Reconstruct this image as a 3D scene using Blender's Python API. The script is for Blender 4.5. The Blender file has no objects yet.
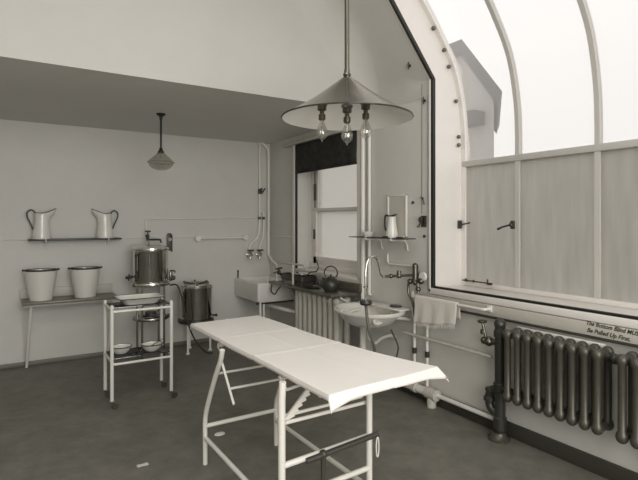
import bpy, bmesh, math, random
from mathutils import Vector, Matrix
random.seed(7)
PI = math.pi
S = bpy.context.scene
C = S.collection

# ------------------------------------------------------------------ materials
def mat(name, col, rough=0.6, metal=0.0, spec=0.5, noise=None, bump=None, coat=0.0):
    m = bpy.data.materials.new(name); m.use_nodes = True
    nt = m.node_tree; b = nt.nodes['Principled BSDF']
    b.inputs['Base Color'].default_value = (*col, 1)
    b.inputs['Roughness'].default_value = rough
    b.inputs['Metallic'].default_value = metal
    b.inputs['Specular IOR Level'].default_value = spec
    b.inputs['Coat Weight'].default_value = coat
    if noise or bump:
        tc = nt.nodes.new('ShaderNodeTexCoord')
    if noise:
        sc, amt, col2 = noise
        n = nt.nodes.new('ShaderNodeTexNoise'); n.inputs['Scale'].default_value = sc
        n.inputs['Detail'].default_value = 6; n.inputs['Roughness'].default_value = 0.65
        nt.links.new(tc.outputs['Object'], n.inputs['Vector'])
        r = nt.nodes.new('ShaderNodeValToRGB')
        r.color_ramp.elements[0].position = 0.5 - amt; r.color_ramp.elements[1].position = 0.5 + amt
        r.color_ramp.elements[0].color = (*col2, 1); r.color_ramp.elements[1].color = (*col, 1)
        nt.links.new(n.outputs['Fac'], r.inputs['Fac']); nt.links.new(r.outputs['Color'], b.inputs['Base Color'])
    if bump:
        sc, st = bump
        n2 = nt.nodes.new('ShaderNodeTexNoise'); n2.inputs['Scale'].default_value = sc; n2.inputs['Detail'].default_value = 5
        nt.links.new(tc.outputs['Object'], n2.inputs['Vector'])
        bp = nt.nodes.new('ShaderNodeBump'); bp.inputs['Strength'].default_value = st; bp.inputs['Distance'].default_value = 0.01
        nt.links.new(n2.outputs['Fac'], bp.inputs['Height']); nt.links.new(bp.outputs['Normal'], b.inputs['Normal'])
    return m

M = {}
M['wall'] = mat('wall_paint', (.64, .63, .59), .55, noise=(3, .35, (.58, .57, .53)), bump=(60, .12))
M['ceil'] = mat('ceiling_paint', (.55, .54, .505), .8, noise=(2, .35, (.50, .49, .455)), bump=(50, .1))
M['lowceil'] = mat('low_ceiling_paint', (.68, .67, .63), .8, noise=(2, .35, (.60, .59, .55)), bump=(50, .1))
M['white'] = mat('gloss_white_paint', (.78, .75, .71), .35, noise=(9, .3, (.74, .71, .67)))
M['cream'] = mat('cream_paint', (.56, .54, .48), .45, noise=(12, .3, (.50, .48, .42)))
M['bars'] = mat('bar_paint', (.50, .485, .45), .45)
M['wpipe'] = mat('pipe_paint', (.76, .74, .69), .4)
M['enamel'] = mat('white_enamel', (.72, .70, .65), .18, coat=.5)
M['frame'] = mat('chipped_enamel_tube', (.74, .72, .66), .35, noise=(38, .06, (.74, .72, .66)))
r_ = M['frame'].node_tree.nodes['Color Ramp'].color_ramp
r_.elements[0].position = .28; r_.elements[0].color = (.10, .085, .065, 1); r_.elements[1].position = .33
M['china'] = mat('fireclay', (.74, .72, .67), .15, coat=.4)
M['sheet'] = mat('cotton_sheet', (.80, .77, .73), .9, noise=(5, .3, (.76, .73, .69)), bump=(220, .15))
M['towel'] = mat('towel_cloth', (.74, .71, .65), .95, bump=(150, .9))
M['floor'] = mat('lino_floor', (.19, .183, .155), .55, noise=(6, .16, (.13, .124, .102)), bump=(30, .15))
M['dskirt'] = mat('dark_skirting', (.045, .042, .034), .4)
M['skirt'] = mat('grey_skirting', (.17, .165, .14), .5)
M['black'] = mat('black_paint', (.012, .012, .010), .45)
M['rim'] = mat('dark_rim', (.025, .024, .02), .35)
M['blind'] = mat('blind_fabric', (.014, .014, .012), .85, noise=(14, .12, (.03, .03, .026)))
M['wood'] = mat('dark_wood', (.15, .14, .11), .32, noise=(9, .3, (.055, .05, .036)), coat=.3)
M['bwood'] = mat('bench_wood', (.19, .18, .145), .38, noise=(9, .3, (.11, .10, .08)), coat=.2)
M['nickel'] = mat('nickel', (.80, .78, .73), .12, metal=1, noise=(6, .25, (.55, .54, .50)))
M['lampmetal'] = mat('lamp_metal', (.36, .35, .32), .2, metal=1)
M['brass'] = mat('tarnished_brass', (.17, .16, .13), .3, metal=1)
M['iron'] = mat('black_iron', (.03, .029, .024), .35, spec=.6)
M['darkbar'] = mat('dark_bar', (.05, .047, .038), .4)
M['bronze'] = mat('bronze_radiator', (.095, .09, .072), .36, metal=.4, noise=(30, .25, (.075, .07, .054)))
M['rubber'] = mat('rubber', (.035, .033, .028), .5)
M['grub'] = mat('grey_rubber', (.13, .125, .105), .45)
M['text'] = mat('sign_paint', (.03, .028, .023), .6)
M['shadein'] = mat('shade_enamel', (.80, .78, .73), .35)
M['roof'] = mat('roof_slate', (.06, .057, .05), .8, noise=(8, .3, (.04, .038, .033)))
M['brick'] = mat('outer_render', (.40, .385, .35), .9, noise=(3, .3, (.33, .32, .29)))
M['yard'] = mat('yard_ground', (.3, .29, .26), .9, noise=(1, .3, (.22, .21, .19)))
M['mirror'] = mat('mirror_glass', (.62, .62, .58), .05, metal=1)

def glass_mat(name, tcol, mixt, gloss=.06, rough=.3, trans=(1, 1, 1), rib=None):
    m = bpy.data.materials.new(name); m.use_nodes = True; nt = m.node_tree
    nt.nodes.clear(); N = nt.nodes.new; L = nt.links.new
    out = N('ShaderNodeOutputMaterial'); a = N('ShaderNodeBsdfTransparent'); t = N('ShaderNodeBsdfTranslucent')
    g = N('ShaderNodeBsdfGlossy'); x = N('ShaderNodeMixShader'); y = N('ShaderNodeMixShader')
    a.inputs['Color'].default_value = (*trans, 1)
    t.inputs['Color'].default_value = (*tcol, 1); g.inputs['Roughness'].default_value = rough
    if rib:
        tc = N('ShaderNodeTexCoord'); w = N('ShaderNodeTexNoise'); w.inputs['Scale'].default_value = rib
        mp = N('ShaderNodeMapping'); mp.inputs['Scale'].default_value = (1, 1, .12)
        L(tc.outputs['Object'], mp.inputs['Vector']); L(mp.outputs['Vector'], w.inputs['Vector'])
        r = N('ShaderNodeValToRGB'); r.color_ramp.elements[0].position = .3; r.color_ramp.elements[1].position = .7
        r.color_ramp.elements[0].color = tuple(c * .86 for c in tcol) + (1,); r.color_ramp.elements[1].color = (*tcol, 1)
        L(w.outputs['Fac'], r.inputs['Fac']); L(r.outputs['Color'], t.inputs['Color'])
    x.inputs['Fac'].default_value = mixt; L(a.outputs[0], x.inputs[1]); L(t.outputs[0], x.inputs[2])
    y.inputs['Fac'].default_value = gloss; L(x.outputs[0], y.inputs[1]); L(g.outputs[0], y.inputs[2])
    L(y.outputs[0], out.inputs['Surface'])
    return m
M['pane_up'] = glass_mat('obscured_glass_upper', (.90, .88, .86), .34)
M['pane_low'] = glass_mat('ribbed_glass_lower', (.78, .77, .73), .62, trans=(.85, .84, .81), rib=18)
M['pane_sash'] = glass_mat('sash_glass', (.8, .79, .76), .6, trans=(.9, .89, .86))
M['shelf_glass'] = glass_mat('shelf_glass', (.3, .33, .3), .25, gloss=.12, rough=.05, trans=(.6, .62, .58))
M['dark_glass'] = glass_mat('dark_shelf_glass', (.1, .1, .09), .5, gloss=.2, rough=.05, trans=(.35, .36, .33))
M['bulb'] = glass_mat('bulb_glass', (.9, .9, .86), .12, gloss=.2, rough=.02, trans=(.93, .93, .90))
M['opal'] = glass_mat('opal_shade_glass', (.7, .68, .64), .25, gloss=.1, rough=.1, trans=(.85, .84, .8))

# ------------------------------------------------------------------ mesh helpers
class MB:
    def __init__(s): s.bm = bmesh.new(); s.mats = []; s.mi = 0
    def _new(s, tmp, bevel=0, seg=2):
        if bevel:
            bmesh.ops.bevel(tmp, geom=tmp.edges[:], offset=bevel, segments=seg, affect='EDGES', profile=.5)
        me = bpy.data.meshes.new('t'); tmp.to_mesh(me); tmp.free(); s.bm.from_mesh(me); bpy.data.meshes.remove(me); return s
    def box(s, a, b, bevel=0, rot=None):
        t = bmesh.new(); bmesh.ops.create_cube(t, size=1)
        a, b = Vector(a), Vector(b); c = (a + b) / 2; d = b - a
        for v in t.verts: v.co = Vector((v.co.x * abs(d.x), v.co.y * abs(d.y), v.co.z * abs(d.z)))
        if bevel: bmesh.ops.bevel(t, geom=t.edges[:], offset=bevel, segments=2, affect='EDGES', profile=.5); 
        mt = Matrix.Translation(c)
        if rot: mt = mt @ rot
        bmesh.ops.transform(t, matrix=mt, verts=t.verts)
        return s._new(t)
    def prism(s, pts, axis, lo, hi, bevel=0):
        t = bmesh.new()
        def mk(p, h):
            return {'y': (p[0], h, p[1]), 'x': (h, p[0], p[1]), 'z': (p[0], p[1], h)}[axis]
        A = [t.verts.new(mk(p, lo)) for p in pts]; B = [t.verts.new(mk(p, hi)) for p in pts]
        n = len(pts); t.faces.new(A); t.faces.new(B[::-1])
        for i in range(n): t.faces.new((A[i], B[i], B[(i + 1) % n], A[(i + 1) % n]))
        bmesh.ops.recalc_face_normals(t, faces=t.faces)
        return s._new(t, bevel)
    def tube(s, pts, r, n=12, cap=True):
        pts = [Vector(p) for p in pts]; k = len(pts)
        R = r if isinstance(r, (list, tuple)) else [r] * k
        t = bmesh.new(); rings = []; up = None
        for i, p in enumerate(pts):
            d = (pts[min(i + 1, k - 1)] - pts[max(i - 1, 0)])
            if d.length < 1e-9: d = Vector((0, 0, 1))
            d.normalize()
            if up is None: up = Vector((0, 0, 1)) if abs(d.z) < .9 else Vector((1, 0, 0))
            u = (up - d * up.dot(d)); 
            if u.length < 1e-6: u = d.orthogonal()
            u.normalize(); w = d.cross(u); up = u
            rings.append([t.verts.new(p + (u * math.cos(2 * PI * j / n) + w * math.sin(2 * PI * j / n)) * R[i]) for j in range(n)])
        for a, b in zip(rings, rings[1:]):
            for j in range(n): t.faces.new((a[j], a[(j + 1) % n], b[(j + 1) % n], b[j]))
        if cap: t.faces.new(rings[0][::-1]); t.faces.new(rings[-1])
        bmesh.ops.recalc_face_normals(t, faces=t.faces)
        return s._new(t)
    def lathe(s, prof, c, n=32, axis='z', sx=1, sy=1, a0=0, a1=2 * PI):
        t = bmesh.new(); c = Vector(c); rings = []
        full = abs(a1 - a0 - 2 * PI) < 1e-6
        cnt = n if full else n + 1
        for r, h in prof:
            if r < 1e-6 and full:
                rings.append([t.verts.new((0, 0, h))]); continue
            rings.append([t.verts.new((r * math.cos(a0 + (a1 - a0) * j / n) * sx, r * math.sin(a0 + (a1 - a0) * j / n) * sy, h)) for j in range(cnt)])
        for a, b in zip(rings, rings[1:]):
            m = max(len(a), len(b))
            for j in range(m if full else m - 1):
                q = [a[j % len(a)], a[(j + 1) % len(a)], b[(j + 1) % len(b)], b[j % len(b)]]
                u = []
                for v in q:
                    if v not in u: u.append(v)
                if len(u) > 2:
                    try: t.faces.new(u)
                    except ValueError: pass
        bmesh.ops.recalc_face_normals(t, faces=t.faces)
        rot = {'z': Matrix(), 'x': Matrix.Rotation(PI / 2, 4, 'Y'), 'y': Matrix.Rotation(-PI / 2, 4, 'X')}[axis]
        bmesh.ops.transform(t, matrix=Matrix.Translation(c) @ rot, verts=t.verts)
        return s._new(t)
    def cyl(s, c, r, h, axis='z', n=24, bev=0.0):
        p = [(0, 0), (r - bev, 0), (r, bev), (r, h - bev), (r - bev, h), (0, h)] if bev else [(0, 0), (r, 0), (r, h), (0, h)]
        return s.lathe(p, c, n, axis)
    def ball(s, c, r, n=16, sz=1):
        return s.lathe([(r * math.sin(PI * i / 10), -r * sz * math.cos(PI * i / 10)) for i in range(11)], c, n)
    def loft(s, rings, close=True, cap0=False, cap1=False):
        t = bmesh.new(); R = [[t.verts.new(p) for p in r] for r in rings]; n = len(R[0])
        for a, b in zip(R, R[1:]):
            for j in range(n if close else n - 1): t.faces.new((a[j], a[(j + 1) % n], b[(j + 1) % n], b[j]))
        if cap0: t.faces.new(R[0][::-1])
        if cap1: t.faces.new(R[-1])
        bmesh.ops.recalc_face_normals(t, faces=t.faces)
        return s._new(t)
    def build(s, name, m, parent=None, smooth=True, label=None, solid=0):
        me = bpy.data.meshes.new(name); s.bm.to_mesh(me); s.bm.free()
        o = bpy.data.objects.new(name, me); C.objects.link(o)
        for mm in (m if isinstance(m, (list, tuple)) else [m]): me.materials.append(mm if not isinstance(mm, str) else M[mm])
        if smooth:
            for p in me.polygons: p.use_smooth = True
            me.set_sharp_from_angle(angle=math.radians(38))
        off = Vector((0, 0, 0))
        if parent:
            q = parent
            while q: off += q.location; q = q.parent
            o.parent = parent
        else:
            xs = [v.co for v in me.vertices]
            lo = Vector([min(v[i] for v in xs) for i in range(3)]); hi = Vector([max(v[i] for v in xs) for i in range(3)])
            off = Vector(((lo.x + hi.x) / 2, (lo.y + hi.y) / 2, lo.z)); o.location = off
        me.transform(Matrix.Translation(-off))
        if label: o['label'] = label
        if solid:
            md = o.modifiers.new('thickness', 'SOLIDIFY'); md.thickness = solid; md.offset = 0
        return o

def thing(name, label, cat, loc=(0, 0, 0), group=None):
    o = bpy.data.objects.new(name, None); C.objects.link(o); o.location = loc
    o.empty_display_size = .1
    o['label'] = label; o['category'] = cat
    if group: o['group'] = group
    return o
def tag(o, label, cat, group=None):
    o['label'] = label; o['category'] = cat
    if group: o['group'] = group
    return o
def struct(o, label=None):
    o['kind'] = 'structure'
    if label: o['label'] = label
    return o
def copy_tree(o, parent=None):
    c = o.copy(); C.objects.link(c); c.parent = parent
    for ch in list(o.children): copy_tree(ch, c)
    return c
def arc(c, r, a0, a1, n, plane='xz'):
    out = []
    for i in range(n + 1):
        a = a0 + (a1 - a0) * i / n; u, v = r * math.cos(a), r * math.sin(a)
        out.append({'xz': (c[0] + u, c[1], c[2] + v), 'yz': (c[0], c[1] + u, c[2] + v), 'xy': (c[0] + u, c[1] + v, c[2])}[plane])
    return out
def smooth_path(pts, n=6):
    P = [Vector(p) for p in pts]; P = [P[0] * 2 - P[1]] + P + [P[-1] * 2 - P[-2]]; out = []
    for i in range(1, len(P) - 2):
        for k in range(n):
            t = k / n; a, b, c, d = P[i - 1], P[i], P[i + 1], P[i + 2]
            out.append(.5 * (2 * b + (c - a) * t + (2 * a - 5 * b + 4 * c - d) * t * t + (3 * b - a - 3 * c + d) * t ** 3))
    out.append(P[-2]); return out

# ------------------------------------------------------------------ room shell
XL, XR, YB, YF, ZC, ZL = -1.5, 2.97, 5.96, -1.8, 3.9, 2.53
YBH = 3.68                      # front of the dropped ceiling
struct(MB().box((XL - .1, YF - .1, -.1), (XR + .0, YB + .0, 0)).build('floor', 'floor', smooth=False))
w = MB(); w.box((XL - .1, YF, ZC), (-.8, YBH + .02, ZC + .12)); w.box((1.2, YF, ZC), (2.6, YBH + .02, ZC + .12)); w.box((-.8, YF, ZC), (1.2, -.1, ZC + .12)); w.box((-.8, 1.9, ZC), (1.2, YBH + .02, ZC + .12))  # square gap added to let the unseen top light in
struct(w.build('ceiling', 'ceil', smooth=False), 'high ceiling with a square opening added for an unseen light')
struct(MB().box((XL, YBH + .002, ZL), (XR, YB, ZL + .06)).build('ceiling', 'lowceil', smooth=False), 'low ceiling over the back of the room')
struct(MB().box((XL, YBH, ZL - .0), (XR - .0, YBH + .08, ZC)).build('wall_bulkhead', 'ceil', smooth=False), 'upright face above the low ceiling')
struct(MB().box((XL - .1, YB, -.1), (XR + .36, YB + .12, ZL + .3)).build('wall_back', 'wall', smooth=False))
struct(MB().box((XL - .1, YF - .1, -.0), (XL, YB, ZC)).build('wall_left', 'wall', smooth=False))
fw = MB()
fw.box((XL, YF - .1, 0), (XR, YF, .4)); fw.box((XL, YF - .1, 3.5), (XR, YF, ZC)); fw.box((XL, YF - .1, .4), (-.9, YF, 3.5)); fw.box((2.3, YF - .1, .4), (XR, YF, 3.5))  # wide gap added to let the unseen front light in
struct(fw.build('wall_front', 'wall', smooth=False))
WY0, WY1, WZ = -.6, 2.97, .95   # big window opening
w = MB()
w.box((XR, 5.23, -.1), (XR + .36, YB, 2.75)); w.box((XR, 3.98, -.1), (XR + .36, 5.23, .93)); w.box((XR, 3.98, 2.41), (XR + .36, 5.23, 2.75))
w.box((XR, WY1, -.1), (XR + .36, 3.98, 2.67)); w.box((XR, 3.68, 2.6), (XR + .36, 3.98, 2.75))
w.box((XR, WY0, -.1), (XR + .42, WY1, WZ - .045)); w.box((XR, YF, -.1), (XR + .36, WY0, 2.67))
struct(w.build('wall_right', 'wall', smooth=False))
w = MB()
sl = [(2.97, 2.67), (1.963, 3.9), (2.45, 3.9), (3.33, 2.8), (3.33, 2.67)]
w.prism(sl, 'y', WY1, YBH); w.prism(sl, 'y', YF, WY0)
w.prism([(2.11, 3.72), (1.963, 3.9), (2.45, 3.9), (2.38, 3.76)], 'y', WY0, WY1)
struct(w.build('wall_slope', 'ceil', smooth=False), 'sloping plaster above the right wall')

def sstep(t): t = min(max(t, 0), 1); return t * t * (3 - 2 * t)
def cove_profile(t):
    a = Vector((2.97, 2.67)); dd_ = Vector((-.633, .774)); n_ = 14; out = [(2.97, 2.535 - .0)]
    z0_ = max(2.67 - t, 2.54); tt = 2.67 - z0_
    p0, p2 = Vector((2.97, z0_)), a + dd_ * max(t, .001)
    for i in range(n_ + 1):
        u = i / n_; out.append(tuple((1 - u) ** 2 * p0 + 2 * u * (1 - u) * a + u * u * p2))
    for i in range(1, 7): out.append(tuple(p2 + (a + dd_ * 1.55 - p2) * i / 6))
    return out
cy = [3.0 + .36 * i / 8 for i in range(9)]
grid = []
for y in cy: grid.append([Vector((x - .003, y, z)) for x, z in cove_profile(.001 + .13 * sstep((y - 3.0) / .3))])
base = cove_profile(.131)
for i in range(1, 13):
    f_ = PI / 2 * i / 12; row = []
    for q_, (x, z) in enumerate(base):
        b0 = base[max(q_ - 1, 0)]; b1 = base[min(q_ + 1, len(base) - 1)]
        tn = Vector((b1[0] - b0[0], 0, b1[1] - b0[1])).normalized(); nn_ = Vector((-tn.z, 0, tn.x))
        if nn_.x > 0: nn_ = -nn_
        R_ = .30 * sstep((z - 2.5) / .55)
        row.append(Vector((x - .003, YBH + .004 - R_ + R_ * math.sin(f_) - (0 if R_ > .05 else 0), z)) + nn_ * R_ * (1 - math.cos(f_)))
    grid.append(row)
struct(MB().loft(grid, close=False).build('wall_cove', 'ceil'), 'rounded plaster corner between the sloping wall and the upright face')
# curve of the bay glass in x, z
cv0 = [(3.33, 2.0), (3.33, 2.15), (3.315, 2.39), (3.26, 2.65), (3.18, 2.84), (3.02, 3.07), (2.83, 3.295), (2.58, 3.53), (2.32, 3.74)]
cv = [(p[0], p[2]) for p in smooth_path([(a, 0, b) for a, b in cv0], 5)]
capp = [(2.97, WZ - .04), (3.42, WZ - .04), (3.42, 2.15)] + [(x + .06, z + .03) for x, z in cv[10:]] + [(2.11, 3.72), (2.97, 2.67)]
j = MB().prism(capp, 'y', WY1 - .006, WY1 + .06).prism(capp, 'y', WY0 - .06, WY0 + .006)
struct(j.build('trim_1', 'white', smooth=False), 'white painted jamb of the bay window')
struct(MB().box((2.955, WY0, WZ - .045), (3.42, WY1, WZ), .004).build('trim_2', 'white'), 'white sill of the bay window')
# black channel round the opening with a white bead outside
k = MB(); k.box((2.958, WY0, WZ - .005), (2.985, WY1 + .0, WZ + .016)); k.box((2.956, WY1 - .024, WZ), (2.985, WY1, 2.675))
nrm = Vector((-.774, 0, -.633)); dr = Vector((-.633, 0, .774))
def slope_bar(mb, y0, y1, t0=-.012, t1=.004, length=1.36):
    a = Vector((2.97, 0, 2.67)); b = a + dr * length
    q = [a + nrm * -t0, b + nrm * -t0, b + nrm * -t1, a + nrm * -t1]
    q = [a - nrm * t0, b - nrm * t0, b - nrm * t1, a - nrm * t1]
    mb.prism([(v.x, v.z) for v in q], 'y', y0, y1)
nrm = -nrm
slope_bar(k, WY1 - .024, WY1, -.014, .014)
nrm = -nrm
struct(k.build('trim_3', 'black', smooth=False), 'black blind channel round the bay window')
k = MB(); k.box((2.95, WY0, WZ - .05), (2.972, WY1 + .02, WZ - .006), .004); k.box((2.95, WY1 + .001, WZ - .04), (2.972, WY1 + .02, 2.67), .003)
nrm = -nrm; slope_bar(k, WY1 + .001, WY1 + .02, -.02, .004); nrm = -nrm
struct(k.build('trim_4', 'white'), 'white bead round the bay window')
# fascia below the window with the painted notice
fa = struct(MB().box((2.945, WY0, .815), (2.9695, 3.06, WZ - .055), .004).build('trim_5', 'cream'), 'painted board below the bay window')
struct(MB().box((2.935, WY0, .800), (2.968, 3.06, .814), .002).build('trim_6', 'dskirt'), 'dark ledge under the painted board')
struct(MB().box((2.93, 1.56, .752), (2.968, 2.14, .784), .004).build('trim_7', 'wpipe'), 'pale batten above the radiator')
def lettering(txt, y, z, size, parent, wscale=1.0):
    cu = bpy.data.curves.new('notice_line', 'FONT'); cu.body = txt; cu.size = size; cu.shear = .35; cu.extrude = .0008; cu.offset = .0006
    cu.space_character = 1.02
    t = bpy.data.objects.new('tmp', cu); C.objects.link(t)
    me = bpy.data.meshes.new_from_object(t.evaluated_get(bpy.context.evaluated_depsgraph_get()))
    bpy.data.objects.remove(t)
    wd = max(v.co.x for v in me.vertices) or 1
    mt = Matrix(((0, 0, -1, 2.944), (-wscale, 0, 0, y), (0, 1, 0, z), (0, 0, 0, 1)))
    me.transform(mt @ Matrix.Rotation(math.radians(-2.0), 4, 'Z')); me.transform(Matrix.Translation(-parent.location))
    o = bpy.data.objects.new('notice_line', me); C.objects.link(o); o.parent = parent
    me.materials.append(M['text']); o['label'] = 'painted words ' + txt
    return wd
bpy.context.view_layer.update()
lettering('The Bottom Blind MUST', 1.668, .878, .036, fa, .84)
lettering('Be Pulled Up First.', 1.662, .836, .036, fa, .88)
struct(MB().box((2.945, YF, 0), (2.97, YB, .10), .006).build('baseboard_right', 'dskirt'))
struct(MB().box((XL, YB - .02, 0), (2.945, YB, .045), .006).build('baseboard_back', 'skirt'))
struct(MB().box((XL, YF, 0), (XL + .02, YB - .02, .085), .006).build('baseboard_left', 'skirt'))

# ------------------------------------------------------------------ bay window (window_2)
def root_struct(name, loc, label):
    o = bpy.data.objects.new(name, None); C.objects.link(o); o.location = loc; o['kind'] = 'structure'; o['label'] = label; return o
W2 = root_struct('window_2', (3.33, 1.2, WZ), 'large curved bay window of obscured glass panes')
my = [2.945, 2.41, 1.80, 1.20, .60, 0, -.575]
prof = [(3.33, WZ)] + [(3.33, 2.0)] + cv[1:]
def sweep(y, wy, dx, pts, mb):
    rings = []
    for i, (x, z) in enumerate(pts):
        a = pts[max(i - 1, 0)]; b = pts[min(i + 1, len(pts) - 1)]
        t = Vector((b[0] - a[0], 0, b[1] - a[1])).normalized(); n = Vector((-t.z, 0, t.x))
        p = Vector((x, y, z))
        rings.append([p + n * dx + Vector((0, -wy, 0)), p + n * dx + Vector((0, wy, 0)), p - n * dx + Vector((0, wy, 0)), p - n * dx + Vector((0, -wy, 0))])
    mb.loft(rings, True, True, True)
for i, y in enumerate(my):
    mb = MB(); sweep(y, .017 if 0 < i < 6 else .024, .022, prof, mb); mb.build('glazing_bar', 'bars' if i else 'white', W2)
MB().box((3.300, -.6, 1.962), (3.358, 2.945, 2.010), .006).build('transom', 'bars', W2)
MB().box((3.305, -.6, WZ), (3.355, 2.945, WZ + .035), .005).build('bottom_rail', 'white', W2)
MB().box((2.30, -.6, 3.70), (2.38, 2.945, 3.76)).build('top_rail', 'white', W2)
for a, b in zip(my, my[1:]):
    MB().box((3.328, b + .018, WZ + .03), (3.332, a - .018, 1.965)).build('pane', 'pane_low', W2, label='ribbed grey lower pane')
    rings = [[(x, b + .016, z), (x, a - .016, z)] for x, z in cv if z > 2.0]
    rings = [[(3.33, b + .016, 2.005), (3.33, a - .016, 2.005)]] + rings
    MB().loft(rings, close=False).build('pane', 'pane_up', W2, label='bright curved upper pane')
def latch(y, z, ty, tz, tx):
    h = MB().box((3.285, y - .014, z - .032), (3.31, y + .014, z + .032), .004).ball((3.278, y, z), .017)
    h.tube([(3.27, y, z), (3.25, y + ty * .5, z + tz * .4), (3.25 + tx, y + ty, z + tz)], [.008, .007, .010])
    h.build('latch', 'iron', W2)
latch(2.44, 1.47, .10, -.035, 0)
MB().box((3.262, 2.935, 1.435), (3.292, 2.963, 1.505), .004).tube([(3.27, 2.93, 1.467), (3.26, 2.88, 1.475), (3.25, 2.82, 1.485)], .007).build('latch', 'iron', W2)
st = MB().box((3.27, 2.86, .99), (3.30, 2.90, 1.003), .003).tube([(3.28, 2.92, .998), (3.275, 2.62, .998)], .006).box((3.265, 2.62, .985), (3.29, 2.66, 1.004), .003)
st.tube([(3.278, 2.66, 1.0), (3.278, 2.66, 1.03)], .007).ball((3.275, 2.80, 1.0), .012).ball((3.275, 2.88, 1.004), .013); st.build('casement_stay', 'iron', W2)
for x, z in ((2.985, 3.085), (3.11, 2.93), (3.165, 2.80), (3.25, 2.52), (3.285, 2.22), (3.285, 2.15)):
    MB().ball((x - .02, 2.948, z), .017).tube([(x - .02, 2.95, z), (x - .02, 2.966, z)], .008).build('bolt_knob', 'brass', W2)

# ------------------------------------------------------------------ sash window (window_1)
W1 = root_struct('window_1', (3.2, 4.6, .93), 'small sash window above the worktop')
f = MB(); y0, y1 = 3.98, 5.23
f.box((3.17, y1 - .07, .93), (3.25, y1, 2.41), .004); f.box((3.17, y0, .93), (3.25, y0 + .05, 2.41), .004)
f.box((3.17, y0, 2.34), (3.25, y1, 2.41), .004); f.box((3.14, y0, .93), (3.25, y1, .99), .004)
f.build('window_frame', 'white', W1)
s = MB(); s.box((3.185, y0 + .05, 1.61), (3.225, y1 - .07, 1.645), .004); s.box((3.185, y1 - .13, 1.61), (3.225, y1 - .07, 2.34), .003)
s.box((3.19, y0 + .05, 2.29), (3.225, y1 - .07, 2.34), .003); s.build('upper_sash', 'white', W1)
s = MB(); s.box((3.16, y1 - .135, .985), (3.20, y1 - .07, 1.65), .003); s.box((3.16, y0 + .05, .985), (3.20, y1 - .07, 1.07), .004)
s.box((3.155, y0 + .05, 1.615), (3.186, y1 - .07, 1.652), .003); s.build('lower_sash', 'white', W1)
MB().box((3.205, y0 + .05, 1.65), (3.209, y1 - .13, 2.29)).build('pane', 'pane_sash', W1)
MB().box((3.178, y0 + .05, 1.07), (3.182, y1 - .135, 1.615)).build('pane', 'pane_sash', W1)
MB().box((3.15, 4.20, 1.652), (3.18, 4.26, 1.662), .002).tube([(3.165, 4.22, 1.66), (3.16, 4.25, 1.69)], .007).build('sash_fastener', 'iron', W1)
MB().tube([(3.165, y1 - .10, 2.34), (3.165, y1 - .10, 1.66)], .006).box((3.155, y1 - .115, 1.75), (3.172, y1 - .085, 1.95), .003).build('sash_cord', 'darkbar', W1)
MB().box((3.145, y1 - .115, 1.28), (3.162, y1 - .09, 1.40), .003).build('sash_lift', 'iron', W1)
MB().box((2.955, y0 - .03, .905), (3.17, y1 + .03, .93), .004).build('sill', 'white', W1)
MB().box((2.94, y0 - .05, .80), (2.969, y1 + .04, .904), .004).build('apron', 'cream', W1)
c = MB(); c.box((2.945, y1 + .012, .93), (2.969, y1 + .075, 2.45), .004); c.box((2.945, y0 - .06, .93), (2.969, y0 - .0, 2.45), .004)
c.build('casing', 'white', W1)
MB().box((2.950, y1 - .008, .93), (2.975, y1 + .012, 2.41)).build('blind_channel', 'black', W1)

bl = thing('roller_blind', 'black roller blind pulled part way down the small sash window', 'blind', (2.96, 4.6, 2.06))
v = MB()
rows = 6; rings = []
for i in range(rows + 1):
    z = 2.42 - i * (.34) / rows
    rings.append([(2.945 + .003 * math.sin(j * 1.7 + i), y0 + .0 + (y1 - y0 - .02) * j / 10, z) for j in range(11)])
v.loft(rings, close=False); v.build('fabric', 'blind', bl, solid=.004)
MB().tube([(2.943, y0, 2.075), (2.943, y1 - .02, 2.075)], .008).build('bottom_rod', 'blind', bl)
MB().box((2.90, y0 - .08, 2.42), (2.968, y1 + .28, 2.455), .004).build('trim_8', 'cream')
struct(bpy.data.objects['trim_8'], 'pale cornice strip above the roller blind')

# ------------------------------------------------------------------ outside
struct(MB().box((3.5, -14, -3.2), (30, 22, -3.0)).build('ground', 'yard', smooth=False), 'yard outside')
tag(MB().box((9, -12, -3), (9.4, 9.0, 2.75)).build('boundary_wall', 'brick', smooth=False), 'tall grey wall outside seen dimly through the lower bay panes', 'wall')
hb = thing('neighbour_house', 'dark roofed house corner blurred behind the upper left bay pane', 'house', (11, 8, -3))
def skew(pts, x0, x1, name, m):      # house set at an angle to the room
    MB().loft([[(x0, y, z) for y, z in pts], [(x1, y + (x1 - x0) * .80, z) for y, z in pts]], True, True, True).build(name, m, hb, smooth=False)
skew([(7.25, -3), (7.25, 4.40), (8.0, 5.5), (10.0, 5.5), (10.0, -3)], 9.15, 12, 'house_wall', 'brick')
skew([(6.98, 4.02), (8.03, 5.45), (8.0, 5.74), (6.88, 4.27)], 8.95, 12, 'roof', 'roof')
skew([(8.03, 5.45), (10.2, 5.45), (10.2, 5.74), (8.0, 5.74)], 8.95, 12, 'roof', 'roof')
MB().box((8.75, 7.5, 3.68), (9.15, 7.95, 3.98)).build('porch_roof', 'roof', hb, smooth=False)

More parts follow.
